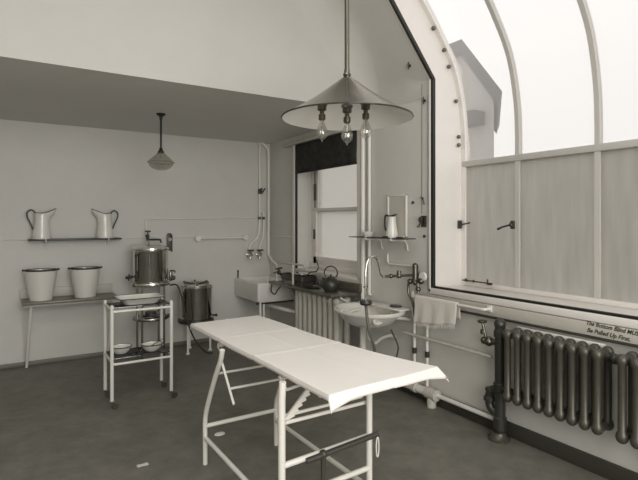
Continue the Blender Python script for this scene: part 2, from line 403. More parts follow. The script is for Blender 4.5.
# ------------------------------------------------------------------ big pendant lamp
lx, ly, lz = 1.548, 2.18, 2.055
L = thing('pendant_lamp', 'large polished conical ceiling lamp with three clear bulbs over the examination table', 'lamp', (lx, ly, lz))
MB().tube([(lx, ly, 2.285), (lx, ly, ZC)], .0135).cyl((lx, ly, ZC - .03), .06, .03).build('rod', 'brass', L)
MB().lathe([(.012, .245), (.020, .24), (.022, .232), (.016, .222)], (lx, ly, lz), 24).tube([(lx, ly, lz + .22), (lx, ly, lz + .26)], .016).build('collar', 'brass', L)
R0 = .351
def cone(r0, dz, rr):
    return [(.016 + (r0 - .016) * t, rr + (.225 * (1 - t)) - .012 * math.sin(t * PI)) for t in [i / 12 for i in range(13)]]
sh = MB().lathe(cone(R0, 0, 0), (lx, ly, lz), 96).build('shade', 'lampmetal', L)
MB().lathe([(r, z - .004) for r, z in cone(R0 - .002, 0, 0)], (lx, ly, lz), 96).build('shade_lining', 'shadein', sh, label='white enamel inside of the shade')
MB().lathe([(R0 - .001, -.004), (R0 + .003, -.002), (R0 + .003, .003), (R0 - .001, .004), (R0 - .001, -.004)], (lx, ly, lz), 96).build('rim', 'rim', sh)
def bulb(x, y, ztop, parent):
    h = MB().lathe([(0, .03), (.024, .03), (.024, .0), (.012, -.004), (.012, -.02), (.019, -.024), (.019, -.05), (.013, -.056), (0, -.056)], (x, y, ztop), 20).build('bulb_holder', 'brass', parent)
    pr = [(.011, -.05), (.012, -.062), (.018, -.078), (.027, -.098), (.031, -.118), (.028, -.138), (.018, -.152), (.006, -.160), (.003, -.170), (0, -.172)]
    b = MB().lathe(pr, (x, y, ztop), 24).build('bulb', 'bulb', parent)
    fl = MB().tube([(x, y, ztop - .056), (x, y, ztop - .10)], .003)
    for k in range(5):
        a = 2 * PI * k / 5; fl.tube([(x + .010 * math.cos(a), y + .010 * math.sin(a), ztop - .085), (x + .015 * math.cos(a), y + .015 * math.sin(a), ztop - .125)], .0009, 6)
    fl.build('filament', 'nickel', b)
# three holders in a ring on a small plate
for (dx, dy, dz) in ((-.114, .072, .052), (-.046, -.065, .022), (.088, -.050, .058)):
    bulb(lx + dx, ly + dy, lz + dz - .01, L)
    zt = lz + .225 * (1 - math.hypot(dx, dy) / R0) - .012
    MB().tube([(lx + dx, ly + dy, lz + dz + .018), (lx + dx, ly + dy, zt)], .013).box((lx + dx - .025, ly + dy - .018, lz + dz + .014), (lx + dx + .025, ly + dy + .018, lz + dz + .032), .003).build('bulb_bracket', 'lampmetal', L)

# small pendant on the low ceiling
sx, sy = -.0, 0
u_ = (161 - 319) / 495; s_, c_ = .5319, .8468
sx, sy = 1.25, 4.85
dd = 4.75; sx = dd * (s_ + u_ * c_); sy = dd * (c_ - u_ * s_)
L2 = thing('pendant_lamp', 'small glass shaded pendant hanging from the low ceiling above the sterilizers', 'lamp', (sx, sy, 2.0))
MB().tube([(sx, sy, 2.18), (sx, sy, ZL - .02)], .010).build('rod', 'black', L2)
MB().lathe([(0, ZL), (.045, ZL), (.04, ZL - .014), (.016, ZL - .03), (.013, ZL - .06), (0, ZL - .06)], (sx, sy, 0), 20).build('ceiling_rose', 'black', L2)
MB().lathe([(0, 2.20), (.014, 2.20), (.018, 2.18), (.028, 2.168), (.028, 2.150), (0, 2.150)], (sx, sy, 0), 20).build('gallery', 'black', L2)
MB().lathe([(.022, 2.165), (.06, 2.125), (.10, 2.09), (.128, 2.062), (.130, 2.055)], (sx, sy, 0), 36).build('shade', 'opal', L2)
MB().lathe([(.118, 2.068), (.11, 2.035), (.085, 2.008), (.045, 1.992), (0, 1.988)], (sx, sy, 0), 36).build('glass_bowl', 'opal', L2)

# ------------------------------------------------------------------ back wall: shelf, pitchers, bench, pails
shf = thing('wall_shelf', 'narrow dark edged wall shelf carrying the two enamel pitchers', 'shelf', (.62, 5.9, 1.30))
MB().box((.173, 5.79, 1.296), (1.065, 5.959, 1.314), .003).build('board', ['rim'], shf)
for x in (.33, .93):
    MB().tube(smooth_path([(x, 5.955, 1.22), (x, 5.93, 1.255), (x, 5.86, 1.283), (x, 5.80, 1.288), (x, 5.785, 1.31)]), .007).box((x - .012, 5.948, 1.20), (x + .012, 5.959, 1.29), .002).build('bracket', 'enamel', shf)
def pitcher(x, y, z, d, label):
    P = thing('enamel_pitcher', label, 'pitcher', (x, y, z), 'enamel pitchers on the wall shelf')
    n = 28; rings = []
    prof = [(.088, 0), (.090, .008), (.085, .05), (.075, .11), (.069, .17), (.065, .215), (.064, .24), (.066, .258)]
    for r, h in prof:
        e = .045 * max(0, (h - .15) / .108) ** 2
        rings.append([(x + r * math.cos(2 * PI * k / n) + d * e * max(0, math.cos(2 * PI * k / n) * d) ** 2, y + r * math.sin(2 * PI * k / n), z + h) for k in range(n)])
    top = []
    for k in range(n):     # lip pulled out and up into a spout on the side d
        a = 2 * PI * k / n; cx = math.cos(a) * d; w = max(0, cx) ** 2
        top.append((x + .068 * math.cos(a) + d * w * .065, y + .068 * math.sin(a) * (1 - .5 * w), z + .262 + w * .055 + .008 * (1 - cx) / 2))
    mid = [((a[0] + b[0]) / 2 - d * .0, (a[1] + b[1]) / 2, (a[2] + b[2]) / 2 + .0) for a, b in zip(rings[-1], top)]
    MB().loft(rings + [mid, top], True, True).build('body', 'enamel', P, solid=.003)
    MB().tube(top + [top[0]], .0035, 8).build('rim', 'rim', P)
    MB().tube(smooth_path([(x - d * .055, y, z + .262), (x - d * .075, y, z + .29), (x - d * .105, y, z + .298), (x - d * .132, y, z + .27), (x - d * .128, y, z + .22), (x - d * .10, y, z + .155), (x - d * .078, y, z + .095)]), .0075).build('handle', 'rim', P)
pitcher(.297, 5.875, 1.3145, 1, 'white enamel pitcher with its spout to the right, left on the wall shelf')
pitcher(.905, 5.875, 1.3145, -1, 'white enamel pitcher with its spout to the left, right on the wall shelf')

B = thing('wooden_bench', 'dark topped wooden side bench under the wall shelf with two pails', 'bench', (.55, 5.75, 0))
MB().box((.115, 5.60, .672), (1.0, 5.935, .700), .005).build('top', 'bwood', B)
MB().box((.10, 5.925, .700), (.99, 5.957, .800), .003).build('backboard', 'cream', B)
for x in (.16, .93):
    MB().tube([(x + .035, 5.66, .672), (x - .0, 5.88, .0)], .014).build('leg', 'enamel', B)
MB().box((.13, 5.63, .652), (.985, 5.66, .672), .003).build('rail', 'cream', B)
def pail(x, y, z, label, tilt=0):
    P = thing('enamel_pail', label, 'pail', (x, y, z), 'enamel pails on the bench')
    MB().lathe([(0, .004), (.098, .004), (.105, 0), (.107, .02), (.12, .10), (.135, .20), (.147, .285), (.150, .30), (.146, .30), (.13, .20), (.112, .08), (.10, .02), (0, .018)], (x, y, z), 40).build('body', 'enamel', P)
    MB().lathe([(.146, .298), (.153, .296), (.156, .302), (.152, .307), (.146, .306), (.146, .298)], (x, y, z), 40).build('rim', 'rim', P)
    h = MB()
    pts = [(x + .155 * math.cos(a), y - .155 * math.sin(a), z + .309 + .004 * math.sin(a)) for a in [PI * i / 20 for i in range(21)]]
    h.tube(pts, .004, 8).ball((x + .157, y, z + .303), .012).ball((x - .157, y, z + .303), .012); h.build('bail_handle', 'rim', P)
pail(.285, 5.77, .7005, 'white enamel pail with a dark rim, left on the bench')
pail(.695, 5.77, .7005, 'white enamel pail with a dark rim, right on the bench')

# thin conduit rail along the back wall
def clip(mb, p, r=.014): mb.ball(p, r)
tag(MB().tube([(XL + .01, 5.951, 1.305), (2.63, 5.951, 1.305)], .0065, 8).build('wall_conduit', 'wpipe'), 'thin pale conduit running along the back wall at pitcher shelf height', 'conduit')

# ------------------------------------------------------------------ sterilizers
def sterilizer(name, label, x, y, z0, z1, r, stand_r, low_ring, big):
    T = thing(name, label, 'sterilizer', (x, y, 0))
    MB().lathe([(0, z0), (r * .97, z0), (r, z0 + .012), (r, z1 - .03), (r + .006, z1 - .02), (r + .006, z1 - .005), (r, z1), (0, z1)], (x, y, 0), 56).build('tank', 'nickel', T)
    lid = MB()
    if big:
        lid.lathe([(r + .012, z1 + .001), (r + .012, z1 + .014), (r * .9, z1 + .03), (r * .5, z1 + .045), (0, z1 + .05)], (x, y, 0), 48)
    else:
        lid.lathe([(r * .95, z1 + .001), (r * .95, z1 + .014), (r * .9, z1 + .02), (0, z1 + .026)], (x, y, 0), 48)
    lo = lid.build('lid', 'nickel', T)
    if big:
        MB().tube(smooth_path([(x - .02, y, z1 + .03), (x - .02, y, z1 + .10)]), .008).build('lid_post', 'brass', lo)
    else:
        hh = MB()
        for a in range(6):
            t = a * PI / 3 + .3; hh.tube([(x + r * .35 * math.cos(t), y + r * .35 * math.sin(t), z1 + .03), (x + r * .8 * math.cos(t), y + r * .8 * math.sin(t), z1 + .035)], .008).ball((x + r * .8 * math.cos(t), y + r * .8 * math.sin(t), z1 + .038), .014)
        hh.cyl((x, y, z1 + .022), r * .45, .018).build('lid_clamp', 'brass', lo)
    # stand
    MB().lathe([(r - .04, z0 - .035), (r + .018, z0 - .035), (r + .022, z0 - .02), (r + .018, z0 - .001), (r - .04, z0 - .001), (r - .04, z0 - .035)], (x, y, 0), 48).build('stand_ring', 'nickel' if big else 'iron', T)
    for k in range(4 if big else 3):
        a = (PI / 4 + k * PI / 2) if big else (-PI / 2 - .9 + k * 2 * PI / 3)
        lx_, ly_ = x + stand_r * math.cos(a), y + stand_r * math.sin(a)
        MB().tube([(lx_, ly_, z0 - .03), (lx_, ly_, .012)], .012).cyl((lx_, ly_, 0), .022, .014).build('leg', 'lampmetal' if big else 'wpipe', T)
    if low_ring:
        MB().lathe([(.10, low_ring), (stand_r + .02, low_ring), (stand_r + .025, low_ring + .015), (stand_r + .02, low_ring + .03), (.10, low_ring + .03), (.10, low_ring)], (x, y, 0), 40).build('lower_ring', 'lampmetal', T)
        MB().cyl((x, y, low_ring + .03), .06, .05).tube([(x, y - .05, low_ring + .05), (x + .17, y - .07, low_ring + .03)], .012).ball((x + .18, y - .08, low_ring + .03), .022).build('gas_burner', 'iron', T)
    # gauge glass and draw-off cock
    a = -PI / 2 - 1.05
    gx, gy = x + (r + .016) * math.cos(a), y + (r + .016) * math.sin(a)
    MB().tube([(gx, gy, z0 + .06), (gx, gy, z1 - .06)], .008).ball((gx, gy, z0 + .06), .016).ball((gx, gy, z1 - .06), .016).tube([(gx, gy, z0 + .06), (x + r * .98 * math.cos(a), y + r * .98 * math.sin(a), z0 + .06)], .008).build('gauge', 'iron', T)
    if big:
        MB().tube([(x - r * .95, y - .03, z0 + .07), (x - r - .055, y - .05, z0 + .065)], .011).ball((x - r - .03, y - .04, z0 + .067), .02).tube([(x - r - .05, y - .05, z0 + .10), (x - r - .055, y - .05, z0 + .03)], .008).ball((x - r - .075, y - .06, z0 + .066), .018).build('draw_off_cock', 'iron', T)
        MB().tube([(x + r * .9, y, z0 + .02), (x + r + .06, y - .02, z0 + .02)], .012).ball((x + r + .06, y - .02, z0 + .03), .026).box((x + r + .015, y - .045, z0 + .0), (x + r + .045, y - .01, z0 + .105), .004).build('side_valve', 'brass', T)
        MB().tube([(x + r + .02, y - .025, z0 + .11), (x + r + .07, y - .025, z0 + .11), (x + r + .08, y - .025, z0 + .09)], .009).build('valve_lever', 'iron', T)
    else:
        MB().tube([(x + r * .9, y - .05, z0 + .03), (x + r + .03, y - .08, z0 + .03)], .011).ball((x + r + .03, y - .08, z0 + .03), .018).build('draw_off_cock', 'iron', T)
    return T
sterilizer('water_sterilizer', 'tall nickel water sterilizer tank on a legged stand beside the bench', 1.334, 5.62, .83, 1.19, .185, .165, .42, True)
sterilizer('water_sterilizer', 'shorter nickel sterilizer drum on a low stand right of the tall one', 1.84, 5.60, .375, .755, .183, .16, 0, False)
# cold feed tap above the big tank
T = thing('feed_tap', 'dark screw down feed tap above the tall sterilizer', 'tap', (1.356, 5.9, 1.25))
MB().tube([(1.356, 5.935, 1.335), (1.356, 5.84, 1.29)], .010).tube(smooth_path([(1.356, 5.84, 1.285), (1.42, 5.78, 1.287), (1.47, 5.74, 1.283), (1.475, 5.735, 1.25)]), .010).build('spout', 'black', T)
MB().cyl((1.356, 5.84, 1.275), .017, .07).tube([(1.356, 5.84, 1.34), (1.356, 5.84, 1.38)], .007).tube([(1.325, 5.84, 1.382), (1.387, 5.84, 1.382)], .008).build('handle', 'black', T)
tag(MB().tube([(1.356, 5.938, 1.32), (1.356, 5.938, 1.50)] + arc((1.376, 5.938, 1.50), .02, PI, PI / 2, 4, 'xz') + [(1.40, 5.938, 1.522), (2.765, 5.938, 1.545)], .009).build('supply_pipe', 'wpipe'), 'pale supply pipe from the feed tap to the corner pipes', 'pipe')
p = thing('switch_plate', 'dark wooden wall plate right of the tall sterilizer', 'switch', (1.64, 5.94, 1.13))
MB().prism([(1.600, 1.17), (1.665, 1.13), (1.665, 1.33), (1.645, 1.355), (1.61, 1.355), (1.595, 1.33)], 'y', 5.94, 5.959, .002).build('plate', 'darkbar', p)
MB().lathe([(0, 0), (.022, 0), (.02, .02), (0, .028)], (1.628, 5.94, 1.28), 20, 'y').build('knob', 'lampmetal', p)
bpy.data.objects['knob'].data.transform(Matrix.Translation((0, -.022, 0)))
g = thing('grab_rail', 'pale horizontal rail with round end flanges on the back wall', 'rail', (2.28, 5.93, 1.28))
MB().tube([(1.955, 5.90, 1.288), (2.60, 5.90, 1.288)], .013).build('bar', 'wpipe', g)
for x in (1.965, 2.59):
    MB().lathe([(0, -.016), (.034, -.016), (.038, -.006), (.034, .004), (.030, .012), (.014, .02), (.013, .058), (0, .058)], (x, 5.901, 1.288), 24, 'y').build('flange', 'wpipe', g)
tag(MB().tube([(2.961, 5.88, 1.30), (2.961, 5.32, 1.30)], .0065, 8).build('wall_conduit', 'wpipe'), 'short thin conduit on the right wall between the corner and the sash window', 'conduit')
cb = tag(MB().tube(smooth_path([(1.50, 5.45, .80), (1.56, 5.40, .80), (1.60, 5.38, .70), (1.64, 5.37, .50), (1.70, 5.37, .30), (1.78, 5.37, .14), (1.88, 5.38, .03), (1.96, 5.38, .011)]), .009).build('rubber_hose', 'rubber'), 'black rubber hose curving from the tall sterilizer down to the floor', 'hose')

# ------------------------------------------------------------------ corner pipes and taps
def coup(mb, x, y, z, h=.035, r=.017): mb.cyl((x, y, z - h / 2), r, h, bev=.003)
c1 = thing('water_pipe', 'left thin pale water pipe with a stopcock in the back corner', 'pipe', (2.80, 5.93, 1.07))
MB().tube(smooth_path([(2.803, 5.93, 2.529), (2.803, 5.93, 1.60), (2.80, 5.93, 1.45), (2.775, 5.93, 1.30), (2.69, 5.93, 1.21), (2.660, 5.93, 1.17), (2.655, 5.925, 1.10)]), .0145).build('pipe_run', 'wpipe', c1)
MB().cyl((2.803, 5.93, 1.855), .019, .07, bev=.003).tube([(2.803, 5.93, 1.89), (2.803, 5.87, 1.89)], .010).tube([(2.803, 5.87, 1.85), (2.803, 5.87, 1.93)], .011).tube([(2.83, 5.90, 1.87), (2.86, 5.88, 1.93)], .009).build('stopcock', 'iron', c1)
MB().cyl((2.803, 5.93, 1.52), .018, .035, bev=.003).build('coupling', 'iron', c1)
c2 = thing('water_pipe', 'short curved pale water pipe with a dark coupling in the back corner', 'pipe', (2.856, 5.93, 1.07))
MB().tube(smooth_path([(2.803, 5.925, 1.64), (2.85, 5.925, 1.61), (2.858, 5.925, 1.54), (2.858, 5.925, 1.42), (2.845, 5.925, 1.28), (2.80, 5.925, 1.18), (2.795, 5.92, 1.10)]), .0135).build('pipe_run', 'wpipe', c2)
MB().cyl((2.858, 5.925, 1.52), .018, .035, bev=.003).build('coupling', 'iron', c2)
tag(MB().tube(smooth_path([(2.815, 5.905, 2.529), (2.86, 5.905, 2.50), (2.918, 5.905, 2.42), (2.921, 5.905, 2.2), (2.921, 5.905, 1.6), (2.921, 5.905, 1.10), (2.922, 5.88, 1.04), (2.925, 5.78, .97), (2.925, 5.70, .955)], 5), .017).build('waste_pipe', 'wpipe'), 'thick pale pipe running down the very corner of the back wall', 'pipe')
def bibtap(x, label):
    T = thing('sink_tap', label, 'tap', (x, 5.9, 1.03), 'taps above the fireclay sink')
    MB().tube([(x, 5.955, 1.06), (x, 5.85, 1.06)], .019).lathe([(0, 0), (.028, 0), (.026, -.012), (0, -.014)], (x, 5.960, 1.06), 20, 'y').tube(smooth_path([(x, 5.86, 1.06), (x - .015, 5.83, 1.055), (x - .035, 5.82, 1.01)]), .018).ball((x, 5.87, 1.06), .030).build('body', 'nickel', T)
    MB().cyl((x, 5.87, 1.07), .014, .045).tube([(x - .042, 5.87, 1.12), (x + .042, 5.87, 1.12)], .011).tube([(x, 5.835, 1.12), (x, 5.905, 1.12)], .011).build('cross_handle', 'brass', T)
bibtap(2.65, 'left cross handled brass tap above the fireclay sink')
bibtap(2.785, 'right cross handled brass tap above the fireclay sink')

# ------------------------------------------------------------------ fireclay sink
K = thing('fireclay_sink', 'deep rectangular white fireclay sink standing in the back corner', 'sink', (2.71, 5.6, 0))
def rrect(x0, x1, y0, y1, r, z, n=5):
    out = []
    for (cx, cy, a0) in ((x1 - r, y1 - r, 0), (x0 + r, y1 - r, PI / 2), (x0 + r, y0 + r, PI), (x1 - r, y0 + r, 1.5 * PI)):
        for i in range(n + 1):
            a = a0 + PI / 2 * i / n; out.append((cx + r * math.cos(a), cy + r * math.sin(a), z))
    return out
X0, X1, Y0, Y1 = 2.455, 2.962, 5.232, 5.955
MB().loft([rrect(X0 + .015, X1, Y0 + .015, Y1, .03, .545), rrect(X0, X1, Y0, Y1, .03, .565), rrect(X0, X1, Y0, Y1, .03, .765), rrect(X0 + .006, X1 - .006, Y0 + .006, Y1 - .006, .028, .772),
    rrect(X0 + .034, X1 - .034, Y0 + .034, Y1 - .034, .02, .772), rrect(X0 + .04, X1 - .04, Y0 + .04, Y1 - .04, .02, .76), rrect(X0 + .05, X1 - .05, Y0 + .05, Y1 - .05, .03, .60)], True, True, True).build('basin', 'china', K)
MB().tube([(2.70, 5.6, .55), (2.70, 5.6, .47)], .022).tube(smooth_path([(2.70, 5.6, .49), (2.70, 5.45, .475), (2.72, 5.15, .47), (2.80, 4.98, .45), (2.90, 4.92, .40), (2.90, 4.92, .25), (2.90, 4.92, 0.0)]), .022).build('waste', 'wpipe', K)
MB().tube([(2.50, 5.27, .545), (2.50, 5.27, 0)], .014).build('leg', 'wpipe', K)
MB().tube([(2.56, 5.30, .545), (2.56, 5.30, .0)], .012).build('leg', 'wpipe', K)
MB().tube([(2.46, 5.30, .530), (2.955, 5.30, .530)], .014).build('bearer', 'iron', K)
MB().tube([(2.50, 5.93, .772), (2.50, 5.93, .86)], .008).ball((2.50, 5.93, .86), .012).build('plug_post', 'iron', K)

# ------------------------------------------------------------------ worktop, low radiator, things on it
wt = thing('worktop', 'dark wooden worktop under the sash window holding the kettle', 'worktop', (2.78, 4.55, .77))
MB().box((2.585, 3.90, .772), (2.944, 5.225, .800), .004).build('board', 'wood', wt)
for y in (5.15, 3.915):
    MB().tube(smooth_path([(2.965, y, .56), (2.90, y, .60), (2.80, y, .70), (2.70, y, .765)]), .009).build('bracket', 'wpipe', wt)
def radiator(name, label, xf, ys, z0, z1, rc, depth, m, group, feet=None):
    T = thing(name, label, 'radiator', (xf + depth / 2, (ys[0] + ys[-1]) / 2, 0), group)
    cw = .76 if m == 'bronze' else .92
    for y in ys:
        s = MB()
        for i, x in enumerate((xf + rc, xf + depth - rc)):
            s.lathe([(0, z0), (rc * .6, z0 + .003), (rc * 1.0, z0 + rc * .5), (rc * 1.18, z0 + rc * 1.15), (rc * 1.02, z0 + rc * 1.9), (rc * cw, z0 + rc * 2.35), (rc * cw, z1 - rc * 2.35), (rc * 1.02, z1 - rc * 1.9), (rc * 1.18, z1 - rc * 1.15), (rc * 1.0, z1 - rc * .5), (rc * .55, z1 - .003), (0, z1)], (x, y, 0), 16)
        s.tube([(xf + rc, y, z0 + rc * 1.2), (xf + depth - rc, y, z0 + rc * 1.2)], rc * .9, 12)
        s.tube([(xf + rc, y, z1 - rc * 1.2), (xf + depth - rc, y, z1 - rc * 1.2)], rc * .9, 12)
        s.build('section', m, T)
    for z in (z0 + rc * 1.3, z1 - rc * 1.3):
        MB().tube([(xf + depth / 2, ys[0], z), (xf + depth / 2, ys[-1], z)], rc * .8).build('hub', m, T)
    if m == 'bronze':
        for y in (ys[1] - .0367, ys[-2] + .0367):
            MB().box((xf + depth * .5, y - .012, z0 + .03), (2.9695, y + .012, z0 + .055), .003).build('wall_bracket', 'iron', T)
    return T
ys = [4.66 - .098 * i for i in range(8)]
r1 = radiator('radiator', 'pale upright column radiator standing under the dark worktop', 2.665, ys, .10, .755, .034, .19, 'cream', None)
for y in (4.66, 4.66 - .098 * 7):
    MB().tube([(2.76, y, 0), (2.76, y, .14)], .025).build('foot', 'cream', r1)
MB().box((2.668, 4.70, .12), (2.85, 4.755, .75), .02).build('end_panel', 'cream', r1)

# enamel instrument sterilizer with wire frame and burner
E_ = thing('instrument_sterilizer', 'dark instrument boiler with raised wire frame on the worktop', 'sterilizer', (2.76, 4.95, .80))
MB().loft([rrect(2.66, 2.84, 4.58, 5.04, .02, .835), rrect(2.65, 2.85, 4.57, 5.05, .02, .845), rrect(2.65, 2.85, 4.57, 5.05, .02, .90), rrect(2.64, 2.86, 4.56, 5.06, .02, .905), rrect(2.655, 2.845, 4.575, 5.045, .02, .905), rrect(2.66, 2.84, 4.58, 5.04, .02, .85)], True, True, True).build('tray', 'iron', E_)
for x in (2.665, 2.835):
    for y in (4.60, 5.02):
        MB().tube([(x, y, .84), (x, y, .8005)], .008).build('leg', 'iron', E_)
MB().tube([(2.645, 5.13, .805), (2.645, 5.13, 1.02), (2.66, 4.56, 1.03), (2.66, 4.50, 1.0)], .011).tube([(2.645, 4.745, 1.02), (2.645, 4.745, .805)], .013).tube([(2.645, 5.13, .808), (2.80, 5.12, .808)], .006).build('wire_frame', 'cream', E_)
MB().tube([(2.66, 5.05, .88), (2.66, 5.11, .90)], .012).ball((2.66, 5.11, .905), .026).tube([(2.62, 5.11, .945), (2.70, 5.11, .955)], .010).tube([(2.66, 5.11, .90), (2.66, 5.11, .955)], .009).tube([(2.60, 5.13, .90), (2.66, 5.11, .915)], .008).build('gas_tap', 'iron', E_)
tag(MB().lathe([(0, .0), (.07, 0), (.10, .014), (.103, .017), (.07, .006), (0, .005)], (2.69, 4.40, .8005), 32, sx=.8).build('metal_dish', 'lampmetal'), 'shallow metal dish on the worktop left of the kettle', 'dish')
MB().tube(smooth_path([(2.70, 4.56, .90), (2.72, 4.50, .955), (2.78, 4.48, .965), (2.80, 4.47, 1.01), (2.79, 4.50, 1.09)]), .007).build('lid_hook', 'iron', E_)
MB().box((2.68, 4.62, .906), (2.83, 4.90, .925), .006).build('lid', 'nickel', E_)
tag(MB().tube(smooth_path([(2.60, 5.17, .76), (2.575, 5.14, .70), (2.575, 5.08, .665), (2.575, 5.02, .68), (2.575, 4.98, .72), (2.60, 4.95, .762)]), .008).build('gas_hose', 'rubber'), 'black gas hose looping below the front edge of the worktop', 'hose')
# kettle
kx, ky, kz = 2.715, 4.10, .8005
Kt = thing('kettle', 'black iron kettle with a ring handle standing on the worktop', 'kettle', (kx, ky, kz))
MB().lathe([(0, .004), (.055, .004), (.062, 0), (.080, .03), (.088, .065), (.080, .10), (.055, .128), (.04, .133), (.0, .135)], (kx, ky, kz), 40).build('body', 'iron', Kt)
MB().lathe([(.044, .132), (.044, .140), (.02, .150), (.006, .153), (.010, .165), (.008, .173), (0, .175)], (kx, ky, kz), 24).build('lid', 'iron', Kt)
MB().tube(smooth_path([(kx - .045, ky + .055, kz + .05), (kx - .07, ky + .09, kz + .07), (kx - .08, ky + .105, kz + .11), (kx - .09, ky + .115, kz + .135)]), [.020] * 6 + [.016] * 6 + [.011] * 7).build('spout', 'iron', Kt)
hp = [(kx - .045 * math.cos(a) * 1.0, ky + .055 * math.cos(a) * .9, kz + .185 + .065 * math.sin(a)) for a in [-.75 + (PI + 1.5) * i / 20 for i in range(21)]]
MB().tube(hp, .0065, 10).build('handle', 'iron', Kt)
hb2 = MB()
for a in (0.3, 1.9, 3.4, 5.0): hb2.ball((kx + .05 * math.cos(a), ky + .05 * math.sin(a), kz + .012), .013)
hb2.build('foot_ring', 'iron', Kt)
tag(MB().box((2.895, 3.86, .801), (2.925, 4.55, .885), .004).build('wooden_board', 'wood'), 'dark wooden board on edge against the wall behind the kettle', 'board')

# ------------------------------------------------------------------ wall pipes right of the sash window
tag(MB().tube([(2.94, 3.868, .15), (2.94, 3.868, 2.53)], .024).build('drain_pipe', 'wpipe'), 'thick pale vertical pipe on the right wall beside the sash window', 'pipe')
tag(MB().tube([(2.945, 3.775, .80), (2.945, 3.775, 2.53)], .016).tube([(2.945, 3.76, .80), (2.945, 3.76, .79)], .02).build('drain_pipe', 'wpipe'), 'thinner pale vertical pipe ending above the washbasin', 'pipe')
# glass shelf and things on it
G = thing('glass_shelf', 'thin glass wall shelf on two white brackets above the washbasin', 'shelf', (2.9, 3.5, 1.33))
MB().box((2.76, 3.10, 1.345), (2.915, 3.86, 1.353), .001).build('glass_plate', 'dark_glass', G)
for y in (3.60, 3.25):
    MB().tube(smooth_path([(2.775, y, 1.356), (2.765, y, 1.338), (2.82, y, 1.335), (2.915, y, 1.330), (2.945, y, 1.30), (2.955, y, 1.255), (2.962, y, 1.24)]), .008).build('bracket', 'enamel', G)
Mr = thing('wall_mirror', 'narrow white framed mirror standing at the back of the glass shelf', 'mirror', (2.95, 3.35, 1.354))
my0, my1, mz0, mz1 = 3.255, 3.515, 1.354, 1.735
MB().box((2.945, my0, mz0), (2.962, my0 + .02, mz1), .003).box((2.945, my1 - .02, mz0), (2.962, my1, mz1), .003).box((2.945, my0, mz1 - .012), (2.962, my1, mz1), .003).box((2.945, my0, mz0), (2.962, my1, mz0 + .012), .003).build('mirror_frame', 'white', Mr)
MB().box((2.952, my0 + .015, mz0 + .01), (2.957, my1 - .015, mz1 - .01)).build('mirror_glass', 'cream', Mr)
tag(MB().lathe([(0, .004), (.04, .004), (.045, 0), (.055, .03), (.058, .045), (.053, .045), (.042, .01), (0, .01)], (2.87, 3.70, 1.3535), 28).build('soap_dish', 'enamel'), 'small white bowl at the left end of the glass shelf', 'bowl')
J = thing('enamel_jug', 'small white jug with a dark handle and rim in front of the mirror', 'jug', (2.875, 3.33, 1.3535))
jx, jy, jz = 2.885, 3.375, 1.3535
MB().lathe([(0, 0), (.055, 0), (.054, .03), (.042, .10), (.034, .17), (.038, .185)], (jx, jy, jz), 28).build('body', 'enamel', J)
MB().tube([(jx, jy + .035, jz + .185), (jx, jy, jz + .19), (jx, jy - .06, jz + .205)], [.010, .010, .005]).build('spout', 'rim', J)
MB().tube(smooth_path([(jx, jy + .03, jz + .19), (jx - .01, jy + .075, jz + .195), (jx - .01, jy + .088, jz + .15), (jx - .01, jy + .082, jz + .08), (jx, jy + .05, jz + .04)]), .008).build('handle', 'rim', J)
tag(MB().box((2.82, 3.20, 1.3535), (2.86, 3.25, 1.366), .004).build('soap_bar', 'darkbar'), 'small dark block lying at the right end of the glass shelf', 'soap')
tag(MB().box((2.82, 3.36, 1.3535), (2.85, 3.43, 1.366), .004).build('nail_brush', 'darkbar'), 'small dark brush lying below the mirror on the glass shelf', 'brush')

# ------------------------------------------------------------------ washbasin
Wb = thing('washbasin', 'white bowl shaped washbasin mounted on the right wall', 'washbasin', (2.75, 3.47, .55))
def bring(ax, by, z, cx=2.70, flat=2.962, n=40):
    return [(min(cx + ax * math.cos(2 * PI * i / n), flat), 3.47 + by * math.sin(2 * PI * i / n), z) for i in range(n)]
MB().loft([bring(.10, .10, .575), bring(.16, .17, .59), bring(.215, .24, .625), bring(.25, .30, .68), bring(.262, .32, .70), bring(.29, .345, .702), bring(.298, .35, .712), bring(.298, .35, .724), bring(.290, .343, .732, flat=2.96),
    bring(.262, .31, .731, cx=2.675, flat=2.87), bring(.245, .295, .72, cx=2.675, flat=2.86), bring(.21, .25, .66, cx=2.68), bring(.12, .14, .615), bring(.03, .03, .605)], True, True, True).build('bowl', 'china', Wb)
MB().box((2.80, 3.18, .731), (2.962, 3.76, .745), .006).build('back_ledge', 'china', Wb)
MB().lathe([(0, 0), (.05, 0), (.045, .012), (0, .015)], (2.89, 3.33, .746), 20, sy=1.2).build('soap_cup', 'iron', Wb)
for y in (3.22, 3.70):
    MB().tube(smooth_path([(2.962, y, .64), (2.86, y, .665), (2.72, y, .675), (2.60, y, .645), (2.56, y, .665), (2.58, y, .692)]), .014).build('bracket', 'enamel', Wb)
MB().tube(smooth_path([(2.70, 3.47, .59), (2.70, 3.47, .48), (2.74, 3.44, .42), (2.80, 3.42, .46), (2.88, 3.40, .48), (2.945, 3.40, .46)]), .016).build('trap', 'cream', Wb)
tag(MB().tube([(2.75, 3.62, .56), (2.75, 3.62, 0)], .03).build('waste_stack', 'wpipe'), 'thick pale pipe standing on the floor under the washbasin', 'pipe')

